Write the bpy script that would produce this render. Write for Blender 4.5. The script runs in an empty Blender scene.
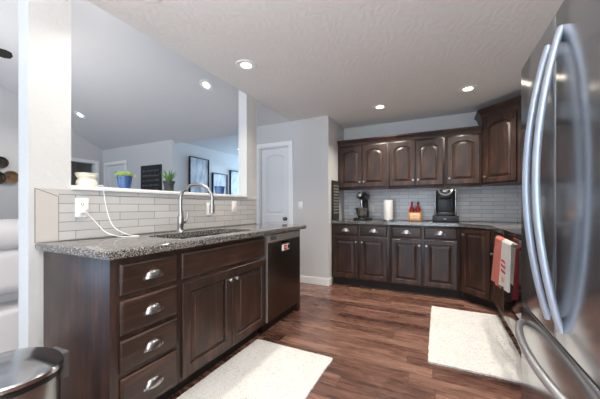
import bpy, bmesh, math, random
from mathutils import Vector, Matrix
random.seed(7)
PI = math.pi
sc = bpy.context.scene
C = sc.collection

# ---------------------------------------------------------------- camera
cd = bpy.data.cameras.new('camera'); cam = bpy.data.objects.new('camera', cd); C.objects.link(cam)
cam.location = (0, 0, 1.11); cam.rotation_euler = (PI/2, 0, 0.458)
cd.lens = 279.8/600*36; cd.sensor_width = 36; cd.shift_y = 7.4/600; cd.clip_start = .02
sc.camera = cam
# ---------------------------------------------------------------- world, exposure
w = bpy.data.worlds.new('world'); sc.world = w; w.use_nodes = True
w.node_tree.nodes['Background'].inputs[0].default_value = (.75, .85, 1, 1)
w.node_tree.nodes['Background'].inputs[1].default_value = .6
vs = sc.view_settings; vs.view_transform = 'Standard'; vs.look = 'None'; vs.gamma = 1; vs.exposure = 0.14
vs.use_curve_mapping = False
# ---------------------------------------------------------------- large area lights (window daylight and added fill)
def area(name, loc, rot, sx, sy, power, col):
    l = bpy.data.lights.new(name, 'AREA'); l.shape = 'RECTANGLE'; l.size = sx; l.size_y = sy
    l.energy = power; l.color = col
    o = bpy.data.objects.new(name, l); C.objects.link(o); o.location = loc; o.rotation_euler = rot
    return o
area('daylight_living', (-4.3, -2.78, 1.3), (PI/2+.55, 0, 0), 2.6, 2.0, 105, (.42, .68, 1))
area('kitchen_fill', (-.4, -2.78, 1.15), (PI/2+.3, 0, 0), 2.4, 2.0, 75, (.62, .8, 1))  # unseen source added as a kitchen window, enlarged to lift the ceiling
area('side_fill', (1.08, -1.5, 1.3), (0, PI/2+.35, 0), 1.7, 1.9, 62, (1, .995, .985))  # added side lamp, brightens the pillar faces turned to the kitchen
area('ceiling_fill', (-.2, -.9, 1.55), (PI, 0, 0), 1.2, 1.2, 95, (1, .985, .97))  # added upward lamp, lightens the kitchen ceiling
area('ceiling_fill_living', (-4.4, .2, 1.6), (PI, 0, 0), 1.0, 1.0, 60, (1, .95, .90))  # second added upward lamp, for the vaulted ceiling
area('daylight_hall', (-3.7, 7.75, 1.5), (-PI/2, 0, 0), 1.2, 1.5, 120, (.5, .74, 1))
CAN_POWER = 14

# ---------------------------------------------------------------- helpers
def lin(c):
    return tuple((x/255/12.92 if x/255 <= .04045 else ((x/255+.055)/1.055)**2.4) for x in c)+(1,)
def mat(name, col=(128,128,128), rough=.5, metal=0, spec=None, coat=0, emit=None, estr=0, trans=0):
    m = bpy.data.materials.new(name); m.use_nodes = True
    b = m.node_tree.nodes['Principled BSDF']
    b.inputs['Base Color'].default_value = lin(col); b.inputs['Roughness'].default_value = rough
    b.inputs['Metallic'].default_value = metal
    if spec is not None: b.inputs['Specular IOR Level'].default_value = spec
    b.inputs['Coat Weight'].default_value = coat
    b.inputs['Transmission Weight'].default_value = trans
    if emit: b.inputs['Emission Color'].default_value = lin(emit); b.inputs['Emission Strength'].default_value = estr
    return m
class NT:
    def __init__(s, m): s.t = m.node_tree; s.b = s.t.nodes['Principled BSDF']
    def n(s, typ, **kw):
        nd = s.t.nodes.new(typ)
        for k, v in kw.items():
            if k.startswith('i_'): nd.inputs[k[2:].replace('_', ' ')].default_value = v
            else: setattr(nd, k, v)
        return nd
    def l(s, a, b): s.t.links.new(a, b)
    def coord(s, scale=(1,1,1), rot=(0,0,0), kind='Object'):
        tc = s.n('ShaderNodeTexCoord'); mp = s.n('ShaderNodeMapping')
        mp.inputs['Scale'].default_value = scale; mp.inputs['Rotation'].default_value = rot
        s.l(tc.outputs[kind], mp.inputs[0]); return mp.outputs[0]
    def noise(s, vec, scale, detail=3, rough=.5, dist=0):
        nd = s.n('ShaderNodeTexNoise'); nd.inputs['Scale'].default_value = scale; nd.inputs['Detail'].default_value = detail
        nd.inputs['Roughness'].default_value = rough; nd.inputs['Distortion'].default_value = dist
        s.l(vec, nd.inputs['Vector']); return nd.outputs['Fac']
    def ramp(s, fac, stops):
        nd = s.n('ShaderNodeValToRGB'); cr = nd.color_ramp
        while len(cr.elements) < len(stops): cr.elements.new(.5)
        for e, (p, c) in zip(cr.elements, stops): e.position = p; e.color = lin(c) if len(c) == 3 else c
        s.l(fac, nd.inputs[0]); return nd.outputs[0]
    def bump(s, h, strength, dist=.01):
        nd = s.n('ShaderNodeBump'); nd.inputs['Strength'].default_value = strength; nd.inputs['Distance'].default_value = dist
        s.l(h, nd.inputs['Height']); s.l(nd.outputs[0], s.b.inputs['Normal'])
    def mathn(s, op, a, b=None):
        nd = s.n('ShaderNodeMath', operation=op)
        for i, v in enumerate((a, b)):
            if v is None: continue
            if isinstance(v, (int, float)): nd.inputs[i].default_value = v
            else: s.l(v, nd.inputs[i])
        return nd.outputs[0]
def wood(name, vertical=True, dark=(26,16,12), mid=(47,30,23), light=(86,57,44)):
    m = mat(name, rough=.4, coat=.08); t = NT(m); m.node_tree.nodes['Principled BSDF'].inputs['Coat Roughness'].default_value = .18
    sc_ = (14, 14, 1.1) if vertical else (1.1, 14, 14)
    v = t.coord(sc_)
    f1 = t.noise(v, 2.2, 6, .62, .6)
    f2 = t.noise(t.coord((3,3,1.6) if vertical else (1.6,3,3)), 2.2, 3)
    f = t.mathn('ADD', t.mathn('MULTIPLY', f1, .62), t.mathn('MULTIPLY', f2, .4))
    t.l(t.ramp(f, [(.32, dark), (.5, mid), (.70, light)]), t.b.inputs['Base Color'])
    t.bump(f1, .05, .002)
    return m
def tile(name, axis, ca=(199,198,196), cb_=(183,182,180)):
    m = mat(name, rough=.22); t = NT(m)
    tc = t.n('ShaderNodeTexCoord'); sp = t.n('ShaderNodeSeparateXYZ'); cb = t.n('ShaderNodeCombineXYZ')
    t.l(tc.outputs['Object'], sp.inputs[0]); t.l(sp.outputs[axis], cb.inputs[0])
    t.l(t.mathn('SUBTRACT', sp.outputs[2], .915), cb.inputs[1])
    b = t.n('ShaderNodeTexBrick'); b.offset = .5; b.squash = 1
    b.inputs['Scale'].default_value = 1; b.inputs['Brick Width'].default_value = .26; b.inputs['Row Height'].default_value = .0535
    b.inputs['Mortar Size'].default_value = .0016; b.inputs['Mortar Smooth'].default_value = .1
    b.inputs['Color1'].default_value = lin(ca); b.inputs['Color2'].default_value = lin(cb_); b.inputs['Mortar'].default_value = lin((122,120,118))
    t.l(cb.outputs[0], b.inputs['Vector']); t.l(b.outputs['Color'], t.b.inputs['Base Color'])
    nz = t.noise(tc.outputs['Object'], 9, 2)
    t.bump(t.mathn('SUBTRACT', t.mathn('MULTIPLY', nz, .25), b.outputs['Fac']), .5, .0025)
    return m
def painted(name, col, bs=.25, scale=55, rough=.7):
    m = mat(name, col, rough); t = NT(m)
    f = t.noise(t.coord(), scale, 4, .55, .4); t.bump(f, bs, .006); return m
def obj(name, bm, m, parent=None, smooth=True, ang=35):
    me = bpy.data.meshes.new(name); bmesh.ops.recalc_face_normals(bm, faces=bm.faces); bm.to_mesh(me); bm.free()
    if smooth:
        for p in me.polygons: p.use_smooth = True
        try: me.set_sharp_from_angle(angle=math.radians(ang))
        except Exception: pass
    o = bpy.data.objects.new(name, me); C.objects.link(o)
    if m: me.materials.append(m)
    if parent: o.parent = parent
    return o
def tag(o, label, cat, group=None, kind=None):
    o['label'] = label; o['category'] = cat
    if group: o['group'] = group
    if kind: o['kind'] = kind
    return o
def thing(name, label, cat, loc=(0,0,0), rz=0, group=None):
    o = bpy.data.objects.new(name, None); C.objects.link(o); o.location = loc; o.rotation_euler = (0,0,rz)
    o.empty_display_size = .05
    return tag(o, label, cat, group)
def dup(root, loc, rz, label, group=None):
    r = root.copy(); C.objects.link(r); r.location = loc; r.rotation_euler = (0,0,rz); r['label'] = label
    if group: r['group'] = group
    for ch in list(root.children):
        c = ch.copy(); C.objects.link(c); c.parent = r
        for g in list(ch.children):
            d = g.copy(); C.objects.link(d); d.parent = c
    return r
def B(): return bmesh.new()
def box(bm, x0, x1, y0, y1, z0, z1, bev=0, seg=2, M=None):
    vs_ = [bm.verts.new((x, y, z)) for z in (z0, z1) for y in (y0, y1) for x in (x0, x1)]
    fs = [bm.faces.new([vs_[i] for i in q]) for q in ((0,2,3,1),(4,5,7,6),(0,1,5,4),(2,6,7,3),(0,4,6,2),(1,3,7,5))]
    if bev:
        es = list({e for f in fs for e in f.edges})
        r = bmesh.ops.bevel(bm, geom=es, offset=bev, segments=seg, affect='EDGES', profile=.5)
        vs_ = list({v for f in r['faces'] for v in f.verts} | {v for v in vs_ if v.is_valid})
    if M is not None: bmesh.ops.transform(bm, matrix=M, verts=[v for v in vs_ if v.is_valid])
    return bm
def prism(bm, pts, z0, z1, bev=0):
    lo = [bm.verts.new((x, y, z0)) for x, y in pts]; hi = [bm.verts.new((x, y, z1)) for x, y in pts]
    n = len(pts); bm.faces.new(lo[::-1]); top = bm.faces.new(hi)
    for i in range(n): bm.faces.new((lo[i], lo[(i+1)%n], hi[(i+1)%n], hi[i]))
    if bev: bmesh.ops.bevel(bm, geom=list(top.edges), offset=bev, segments=3, affect='EDGES', profile=.5)
    return bm
def lathe(bm, prof, seg=32, M=None, closed=True):
    rings = []
    new = []
    for r, z in prof:
        if r < 1e-6: v = bm.verts.new((0,0,z)); rings.append([v]); new.append(v)
        else:
            R = [bm.verts.new((r*math.cos(2*PI*i/seg), r*math.sin(2*PI*i/seg), z)) for i in range(seg)]; rings.append(R); new += R
    for a, b in zip(rings, rings[1:]):
        for i in range(seg):
            j = (i+1) % seg
            if len(a) == 1 and len(b) == 1: continue
            if len(a) == 1: bm.faces.new((a[0], b[i], b[j]))
            elif len(b) == 1: bm.faces.new((a[i], a[j], b[0]))
            else: bm.faces.new((a[i], a[j], b[j], b[i]))
    if closed:
        if len(rings[0]) > 1: bm.faces.new(rings[0])
        if len(rings[-1]) > 1: bm.faces.new(rings[-1])
    if M is not None: bmesh.ops.transform(bm, matrix=M, verts=new)
    return bm
def catmull(pts, n=8):
    P = [Vector(p) for p in pts]; out = []
    for i in range(len(P)-1):
        p0 = P[max(i-1,0)]; p1 = P[i]; p2 = P[i+1]; p3 = P[min(i+2, len(P)-1)]
        for k in range(n):
            t = k/n
            out.append(.5*((2*p1)+(-p0+p2)*t+(2*p0-5*p1+4*p2-p3)*t*t+(-p0+3*p1-3*p2+p3)*t**3))
    out.append(P[-1]); return out
def tube(bm, pts, r, seg=12, sx=1, sy=1, up=(0,0,1)):
    P = [Vector(p) for p in pts]; n = len(P); R = r if isinstance(r, (list, tuple)) else [r]*n
    u = Vector(up); rings = []
    for i in range(n):
        t = (P[min(i+1,n-1)]-P[max(i-1,0)]).normalized()
        s = t.cross(u)
        if s.length < 1e-3: s = t.cross(Vector((0,1,0)) if abs(t.y) < .9 else Vector((1,0,0)))
        s.normalize(); v = s.cross(t).normalized(); u = v
        rings.append([bm.verts.new(P[i]+R[i]*(sx*math.cos(2*PI*k/seg)*s+sy*math.sin(2*PI*k/seg)*v)) for k in range(seg)])
    for a, b in zip(rings, rings[1:]):
        for k in range(seg): bm.faces.new((a[k], a[(k+1)%seg], b[(k+1)%seg], b[k]))
    bm.faces.new(rings[0]); bm.faces.new(rings[-1]); return bm
def Rx(a): return Matrix.Rotation(a, 4, 'X')
def Ry(a): return Matrix.Rotation(a, 4, 'Y')
def Rz(a): return Matrix.Rotation(a, 4, 'Z')
def T(x, y, z): return Matrix.Translation((x, y, z))

# ---------------------------------------------------------------- materials
M = {}
M['wall'] = painted('wall_paint', (202,201,200), .12, 60)
M['wall_white'] = painted('white_wall_paint', (206,206,204), .5, 28)
M['wall_hall'] = M['wall']
M['trim'] = mat('white_trim', (236,236,234), .35)
M['door'] = mat('door_paint', (226,226,226), .4)
def ceil_mat(name, col, sw=1.0):
    m = mat(name, col, .85); t = NT(m); v = t.coord()
    a = t.noise(v, 5, 2, .5, 0)
    wv = t.n('ShaderNodeTexWave'); wv.inputs['Scale'].default_value = 5; wv.inputs['Distortion'].default_value = 14
    wv.inputs['Detail'].default_value = 2; wv.inputs['Detail Scale'].default_value = 1.2; t.l(v, wv.inputs['Vector'])
    h = t.mathn('MULTIPLY', wv.outputs['Fac'], a)
    h = t.mathn('ADD', h, t.mathn('MULTIPLY', t.noise(v, 45, 3), .35))
    t.bump(h, .2*sw, .008); return m
M['ceiling'] = ceil_mat('textured_ceiling', (228,225,222))
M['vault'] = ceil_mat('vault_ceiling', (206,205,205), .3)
def floor_mat():
    m = mat('hardwood_planks', rough=.3, coat=.15); t = NT(m); b = t.b
    tc = t.n('ShaderNodeTexCoord'); sp = t.n('ShaderNodeSeparateXYZ'); t.l(tc.outputs['Object'], sp.inputs[0])
    W, L = .118, 1.15
    yr = t.mathn('DIVIDE', sp.outputs[1], W); row = t.mathn('FLOOR', yr)
    wn = t.n('ShaderNodeTexWhiteNoise', noise_dimensions='1D'); t.l(row, wn.inputs['W'])
    xr = t.mathn('ADD', t.mathn('DIVIDE', sp.outputs[0], L), t.mathn('MULTIPLY', wn.outputs['Value'], 7.3)); col = t.mathn('FLOOR', xr)
    cb = t.n('ShaderNodeCombineXYZ'); t.l(row, cb.inputs[0]); t.l(col, cb.inputs[1])
    w2 = t.n('ShaderNodeTexWhiteNoise', noise_dimensions='2D'); t.l(cb.outputs[0], w2.inputs['Vector'])
    # grain coordinates shifted per plank
    c3 = t.n('ShaderNodeCombineXYZ'); t.l(t.mathn('ADD', t.mathn('MULTIPLY', sp.outputs[0], 1.6), t.mathn('MULTIPLY', w2.outputs['Value'], 40)), c3.inputs[0])
    t.l(t.mathn('MULTIPLY', sp.outputs[1], 9), c3.inputs[1]); t.l(t.mathn('MULTIPLY', w2.outputs['Value'], 17), c3.inputs[2])
    g = t.noise(c3.outputs[0], 2.2, 6, .65, 1.0)
    c4 = t.n('ShaderNodeCombineXYZ'); t.l(t.mathn('ADD', t.mathn('MULTIPLY', sp.outputs[0], 1.2), t.mathn('MULTIPLY', w2.outputs['Value'], 23)), c4.inputs[0]); t.l(t.mathn('MULTIPLY', sp.outputs[1], 5), c4.inputs[1])
    g2 = t.noise(c4.outputs[0], 2.2, 2)
    f = t.mathn('ADD', t.mathn('MULTIPLY', g, .5), t.mathn('ADD', t.mathn('MULTIPLY', w2.outputs['Value'], .22), t.mathn('MULTIPLY', g2, .34)))
    c = t.ramp(f, [(.30, (42,28,24)), (.42, (80,54,45)), (.54, (108,76,64)), (.70, (142,107,91))])
    fy = t.mathn('ABSOLUTE', t.mathn('SUBTRACT', t.mathn('FRACT', yr), .5)); fx = t.mathn('ABSOLUTE', t.mathn('SUBTRACT', t.mathn('FRACT', xr), .5))
    gr = t.mathn('MAXIMUM', t.mathn('GREATER_THAN', fy, .5-.012), t.mathn('GREATER_THAN', fx, .5-.0016))
    mx = t.n('ShaderNodeMix', data_type='RGBA'); t.l(t.mathn('MULTIPLY', gr, .65), mx.inputs[0]); t.l(c, mx.inputs[6]); mx.inputs[7].default_value = lin((30,18,15))
    t.l(mx.outputs[2], b.inputs['Base Color'])
    t.l(t.mathn('ADD', t.mathn('MULTIPLY', g, .15), .2), b.inputs['Roughness'])
    t.bump(t.mathn('SUBTRACT', t.mathn('MULTIPLY', g, .5), gr), .25, .004)
    return m
M['floor'] = floor_mat()
M['wood_v'] = wood('stained_wood_vertical', True); M['wood_h'] = wood('stained_wood_horizontal', False)
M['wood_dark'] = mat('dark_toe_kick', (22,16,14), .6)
M['tile_y'] = tile('subway_tile_island', 1); M['tile_x'] = tile('subway_tile_back', 0, (224,225,228), (204,206,210))  # same tile, back colour lightened to offset weak light under the uppers
def granite():
    m = mat('speckled_granite', rough=.08, coat=.3); t = NT(m); v = t.coord()
    a = t.noise(v, 190, 3, .7); b_ = t.noise(v, 70, 3, .6, .5)
    vo = t.n('ShaderNodeTexVoronoi'); vo.inputs['Scale'].default_value = 300; t.l(v, vo.inputs['Vector'])
    sep = t.n('ShaderNodeSeparateXYZ'); t.l(vo.outputs['Color'], sep.inputs[0])
    f = t.mathn('ADD', t.mathn('MULTIPLY', sep.outputs[0], .45), t.mathn('ADD', t.mathn('MULTIPLY', a, .3), t.mathn('MULTIPLY', b_, .3)))
    t.l(t.ramp(f, [(.3, (18,18,20)), (.42, (54,52,51)), (.56, (100,96,93)), (.74, (180,176,171))]), t.b.inputs['Base Color'])
    return m
M['granite'] = granite()
M['chrome'] = mat('brushed_nickel', (170,168,167), .28, 1)
M['steel'] = mat('stainless_steel', (150,150,150), .24, 1)
M['steel_dark'] = mat('dark_stainless', (104,95,90), .33, 1)
M['fridge'] = mat('fridge_stainless', (172,176,180), .18, .9)
M['fridge_side'] = mat('fridge_side_grey', (70,70,70), .5)
M['handle'] = mat('satin_handle', (196,206,220), .36, .45)
M['black'] = mat('black_plastic', (16,16,17), .35)
M['black_gloss'] = mat('black_glass', (8,8,9), .06)
M['white_plastic'] = mat('white_plastic', (238,236,232), .35)
M['grey_plastic'] = mat('grey_plastic', (88,88,90), .45)
M['lamp'] = mat('lamp_lens', (255,255,255), .5, emit=(255,238,214), estr=9)

# ---------------------------------------------------------------- room shell
XW, TH = -1.955, .115          # island wall face, wall thickness
YD, YK, XK, XR = 3.70, 4.433, -1.38, 1.14
ZC, XL, XH = 2.392, -6.8, -4.54
YS = -2.9
def struct(name, bm, m): o = obj(name, bm, m, smooth=False); o['kind'] = 'structure'; return o
def wallbox(name, m, *boxes):
    bm = B()
    for b_ in boxes: box(bm, *b_)
    return struct(name, bm, m)
wallbox('floor', M['floor'], (XL-2.2, XR+.15, YS-.15, 8.2, -.1, 0))
wallbox('ceiling', M['ceiling'], (XW, XR+.12, YS-.12, YK+.12, ZC, ZC+.08))
# vaulted ceiling of the living room (two slopes), flat hall ceiling
YR = .4; ZR = ZC + .5*(YD-YR)
bm = B()
def slab(bm, y0, z0, y1, z1, x0, x1, t=.08):
    v = [bm.verts.new(p) for p in ((x0,y0,z0),(x1,y0,z0),(x1,y1,z1),(x0,y1,z1),(x0,y0,z0+t),(x1,y0,z0+t),(x1,y1,z1+t),(x0,y1,z1+t))]
    for q in ((0,1,2,3),(7,6,5,4),(0,4,5,1),(1,5,6,2),(2,6,7,3),(3,7,4,0)): bm.faces.new([v[i] for i in q])
slab(bm, YD+.1, ZC-.05, YR, ZR, XL-.12, XW-.02); slab(bm, YR, ZR, YS-.1, ZR-.5*(YR-YS+.1), XL-.12, XW-.02)
struct('ceiling_living', bm, M['vault'])
wallbox('ceiling_hall', M['vault'], (XH-.1, -2.7, YD+.1, 8.1, ZC, ZC+.06))
# walls
wallbox('wall_kitchen_back', M['wall'], (XK-.1, XR+.12, YK, YK+.12, 0, ZC))
wallbox('wall_right', M['wall'], (XR, XR+.12, YS, YK, 0, ZC))
DX0, DX1, DH = -2.53, -2.005, 2.035     # pantry door opening
wallbox('wall_pantry', M['wall'], (-2.82, DX0, YD, YD+.12, 0, ZC), (DX1, XK, YD, YD+.12, 0, ZC), (DX0, DX1, YD, YD+.12, DH, ZC),
        (XK-.1, XK, YD+.12, YK, 0, ZC), (-2.92, -2.82, YD, 8.1, 0, ZC))
LX0, LX1 = -6.66, -5.98                  # living back door
wallbox('wall_living_back', M['wall'], (XL, LX0, YD, YD+.12, 0, ZC), (LX1, XH, YD, YD+.12, 0, ZC), (LX0, LX1, YD, YD+.12, DH, ZC))
wallbox('wall_hall', M['wall_hall'], (XH-.1, XH, YD+.12, 8.1, 0, ZC), (XH-.1, -2.7, 8.0, 8.1, 0, ZC))
bm = B()
box(bm, XL-.12, XL, YS, 2.55, 0, 4.2); box(bm, XL-.12, XL, 3.55, YD+.12, 0, 4.2); box(bm, XL-.12, XL, 2.55, 3.55, 2.06, 4.2)
struct('wall_left', bm, M['wall'])
wallbox('wall_side_room', M['wall_hall'], (XL-2.0, XL-1.9, 1.9, 4.2, 0, 2.5), (XL-2, XL-.12, 4.1, 4.2, 0, 2.5), (XL-2, XL-.12, 1.9, 2.0, 0, 2.5), (XL-2, XL-.12, 1.9, 4.2, 2.4, 2.5))
wallbox('wall_front', M['wall'], (XL, XR, YS-.12, YS, 0, 4.2))
wallbox('wall_gable', M['wall'], (XW-.1, XW-.005, YS, YD+.1, ZC+.085, 4.2))
wallbox('wall_island_half', M['wall_white'], (XW-TH, XW, .86, 2.62, 0, 1.212))
wallbox('wall_pillar_near', M['wall_white'], (XW-TH, XW, .696, .89, 0, ZC+.085))
wallbox('wall_pillar_far', M['wall_white'], (XW-TH, XW, 2.59, 2.787, 0, ZC+.085))
# unseen windows behind the camera, the kitchen one enlarged to lighten the ceiling
for i, (x0, x1, z0, z1) in enumerate(((-5.6,-3.0,.3,2.3), (-1.6,.8,.15,2.15))):
    bm = B(); f = .05
    box(bm, x0-f, x1+f, YS, YS+.04, z1, z1+f); box(bm, x0-f, x1+f, YS, YS+.06, z0-f, z0)
    for x in (x0-f, (x0+x1)/2-f/2, x1): box(bm, x, x+f, YS, YS+.04, z0, z1)
    struct(f'window_{i+1}', bm, M['trim'])
bm = B()
for a in ((-2.55,-2.49,.3,2.25),(-.51,-.45,.3,2.25),(-1.53,-1.47,.3,2.25)): box(bm, XR-.04, XR, *a)
box(bm, XR-.04, XR, -2.55, -.45, 2.251, 2.3); box(bm, XR-.05, XR, -2.55, -.45, .25, .299)
struct('window_3', bm, M['trim'])  # made-up frame on the right wall to go with the added side lamp
# baseboards, door casings
bm = B(); box(bm, DX1+.075, XK, YD-.014, YD-.001, 0, .10, .003); box(bm, XK, XK+.014, YD-.014, YD+.10, 0, .10, .003)
struct('baseboard_pantry', bm, M['trim'])
bm = B(); box(bm, LX1+.07, XH, YD-.014, YD-.001, 0, .1, .003); struct('baseboard_living', bm, M['trim'])
bm = B(); box(bm, XH+.001, XH+.014, YD+.13, 7.99, 0, .1, .003); struct('baseboard_hall', bm, M['trim'])
def casing(name, x0, x1, y, h, wd=.065):
    bm = B()
    for a, b_ in ((x0-wd, x0), (x1, x1+wd)): box(bm, a, b_, y-.018, y-.001, 0, h, .004)
    box(bm, x0-wd, x1+wd, y-.018, y-.001, h+.0005, h+wd, .004)
    box(bm, x0, x0+.012, y, y+.1, 0, h); box(bm, x1-.012, x1, y, y+.1, 0, h); box(bm, x0+.012, x1-.012, y, y+.1, h-.012, h)
    return struct(name, bm, M['trim'])
casing('trim_pantry_door', DX0, DX1, YD, DH); casing('trim_living_door', LX0, LX1, YD, DH)
bm = B()
for a in (2.55-.07, 3.55): box(bm, XL+.001, XL+.018, a, a+.07, 0, 2.06, .004)
box(bm, XL+.001, XL+.018, 2.48, 3.62, 2.061, 2.13, .004)
box(bm, XL-.11, XL, 3.535, 3.549, 0, 2.05)
struct('trim_side_doorway', bm, M['trim'])

def arch(t, kind):
    # t in -1..1 -> drop below the top of the panel
    if not kind: return 0
    return (1-math.sqrt(max(0,1-.84*t*t)))/.6*kind
def panel_loops(bm, w_, h_, sti, loops, kind=0, thick=.02, x=0, z=0, NA=16, y=0, rail=None, toprail=None):
    """door front with one frame and panel: loops = list of (inset from frame's inner edge, depth y)"""
    ts = [-1+2*i/NA for i in range(NA+1)]
    rail = sti if rail is None else rail; toprail = rail if toprail is None else toprail
    def loop(m, yy, outer=False):
        if outer: x0, x1, z0, z1 = x+m, x+w_-m, z+m, z+h_-m; k = 0
        else: x0, x1, z0, z1 = x+sti+m, x+w_-sti-m, z+rail+m, z+h_-toprail-m; k = kind
        pts = [(x0, z0), (x1, z0)]+[((x0+x1)/2-t*(x0-x1)/2*-1 if False else (x0+x1)/2+(-t)*(x1-x0)/2, z1-arch(t, k)) for t in ts]
        return [bm.verts.new((px, yy, pz)) for px, pz in pts]
    L = [loop(0, y+thick, True), loop(0, y+.003, True), loop(.003, y, True)]
    L += [loop(m, y+yy) for m, yy in loops]
    n = len(L[0])
    for a, b_ in zip(L, L[1:]):
        for i in range(n): bm.faces.new((a[i], a[(i+1)%n], b_[(i+1)%n], b_[i]))
    bm.faces.new(L[-1]); bm.faces.new(L[0])
RAISED = [(0, 0), (.003, .004), (.005, .0135), (.012, .014), (.015, .011), (.038, .003), (.040, -.0005), (.043, -.0005)]
def make_pass_door(name, x0, x1, z0, h, y, knobx, arched=True):
    bm = B(); wd = x1-x0
    # two stacked recessed panels, upper arched, on one slab
    box(bm, x0, x1, y+.0135, y+.04, z0, z0+h)
    zm = z0+.92
    panel_loops(bm, wd, h-(.92), .09, [(0,0),(.010,.012),(.03,.012),(.045,.001)], .05, .013, x0, zm, y=y, rail=.06, toprail=.10)
    panel_loops(bm, wd, .92, .09, [(0,0),(.010,.012),(.03,.012),(.045,.001)], 0, .013, x0, z0, y=y, rail=.2, toprail=.06)
    o = struct(name, bm, M['door'])
    k = B(); Mx = T(knobx, y, .93) @ Rx(PI/2)
    lathe(k, [(.028,0),(.028,.006),(.011,.01),(.010,.03),(.024,.04),(.028,.052),(.020,.064),(0,.067)], 20, Mx)
    obj('door_knob', k, M['steel_dark'], o)
    return o
make_pass_door('door_1', DX0+.014, DX1-.014, .01, DH-.026, YD+.02, DX1-.07)
make_pass_door('door_2', LX0+.014, LX1-.014, .01, DH-.026, YD+.02, LX1-.07)

# ---------------------------------------------------------------- backsplash tile (fixed to the walls)
bm = B(); box(bm, XW+.0005, XW+.008, .722, 2.775, .9155, 1.212); struct('trim_backsplash_island', bm, M['tile_y'])
# grout-coloured mitred border at the near end
bm = B()
box(bm, XW+.0081, XW+.0088, .7225, .8235, .9160, 1.2115)
M['tile_plain'] = mat('plain_edge_tile', (196,191,185), .25)
struct('trim_backsplash_border', bm, M['tile_plain'])
bm = B(); box(bm, XW+.0083, XW+.0094, .8235, .8262, .9160, 1.170)
tube(bm, [(XW+.009, .724, 1.2105), (XW+.009, .8245, 1.170)], .0016, 6); box(bm, XW+.0083, XW+.0094, .7185, .7222, .9160, 1.212)
struct('trim_backsplash_joint', bm, mat('grout_line', (120,118,116), .7))
bm = B(); box(bm, XK+.001, XR-.001, YK-.008, YK-.0005, .9155, 1.395); struct('trim_backsplash_back', bm, M['tile_x'])
bm = B(); box(bm, XR-.008, XR-.0005, 2.0, YK-.009, .9155, 1.395); struct('trim_backsplash_right', bm, M['tile_y'])
# ledge board
bm = B(); box(bm, XW-TH-.02, XW+.022, .8905, 2.5895, 1.2125, 1.238, .004)
tag(obj('ledge_board', bm, M['trim']), 'long white painted ledge on top of the tiled half wall', 'ledge')

# ---------------------------------------------------------------- hardware
def cup_bm():
    bm = B(); a, h, d = .048, .047, .024; N1, N2 = 18, 8
    for s in (1, .92):
        g = [[bm.verts.new((a*s*math.cos(PI*i/N1), -d*s*math.sin(PI*i/N1)*math.sin(PI/2*j/N2), h*s*math.sin(PI*i/N1)*math.cos(PI/2*j/N2)-.018)) for j in range(N2+1)] for i in range(N1+1)]
        for i in range(N1):
            for j in range(N2):
                q = [g[i][j], g[i+1][j], g[i+1][j+1], g[i][j+1]]
                if len({tuple(v.co) for v in q}) >= 3:
                    try: bm.faces.new(q)
                    except Exception: pass
    bmesh.ops.remove_doubles(bm, verts=bm.verts, dist=1e-5)
    for s in (-1, 1): box(bm, s*a-.008 if s < 0 else s*a-.004, s*a+.004 if s < 0 else s*a+.008, -.003, -.0002, -.022, -.006, .001)
    return bm
def cup(parent, x, z, y=-.02):
    o = obj('cup_pull', cup_bm(), M['chrome'], parent); o.location = (x, y, z); return o
def knob(parent, x, z, y=-.02):
    bm = B(); lathe(bm, [(.009,0),(.009,.002),(.0055,.004),(.005,.013),(.012,.018),(.015,.024),(.012,.029),(0,.031)], 18, Rx(PI/2))
    o = obj('knob', bm, M['chrome'], parent); o.location = (x, y, z); return o
def door(parent, x, z, w_, h_, arched=0, sti=.055, nm='door'):
    bm = B(); panel_loops(bm, w_, h_, sti, RAISED, arched, .0195, 0, 0, y=-.02)
    o = obj(nm, bm, M['wood_v'], parent, ang=25); o.location = (x, 0, z); return o
def drawer(parent, x, z, w_, h_, nm='drawer'):
    bm = B(); n = 0
    def lp(m, y): return [bm.verts.new(p) for p in ((m,y,m),(w_-m,y,m),(w_-m,y,h_-m),(m,y,h_-m))]
    L = [lp(0,-.0005), lp(0,-.011), lp(.003,-.014), lp(.012,-.0195), lp(.016,-.020)]
    for a, b_ in zip(L, L[1:]):
        for i in range(4): bm.faces.new((a[i], a[(i+1)%4], b_[(i+1)%4], b_[i]))
    bm.faces.new(L[-1]); bm.faces.new(L[0])
    o = obj(nm, bm, M['wood_h'], parent, ang=25); o.location = (x, 0, z); return o
def base_body(t, w_, depth, z1=.876, ends=()):
    bm = B(); box(bm, 0, w_, 0, depth, .10, z1, .001); obj('body', bm, M['wood_v'], t)
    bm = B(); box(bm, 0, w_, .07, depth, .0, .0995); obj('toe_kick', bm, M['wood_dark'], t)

# island cabinets: face plane x=-1.333, local x runs along +Y
XF = -1.333; IDEP = .610
t = thing('drawer_cabinet', 'island base cabinet with four dark wood drawers and cup pulls', 'cabinet', (XF, .755, 0), PI/2)
base_body(t, .366, IDEP)
for z0, z1 in ((.695,.842), (.507,.672), (.328,.484), (.122,.305)):
    d = drawer(t, .040, z0, .316, z1-z0); cup(d, .164, (z1-z0)/2-.002)
t = thing('sink_cabinet', 'island sink base cabinet with two dark wood raised panel doors', 'cabinet', (XF, 1.122, 0), PI/2)
base_body(t, .893, IDEP, .69)
bm = B(); box(bm, 0, .893, 0, .02, .6905, .876); obj('face_rail', bm, M['wood_h'], t)
drawer(t, .022, .693, .860, .150, 'false_front')
d = door(t, .022, .122, .426, .548); knob(d, .426-.03, .548-.07)
d = door(t, .454, .122, .428, .548); knob(d, .03, .548-.07)

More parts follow.
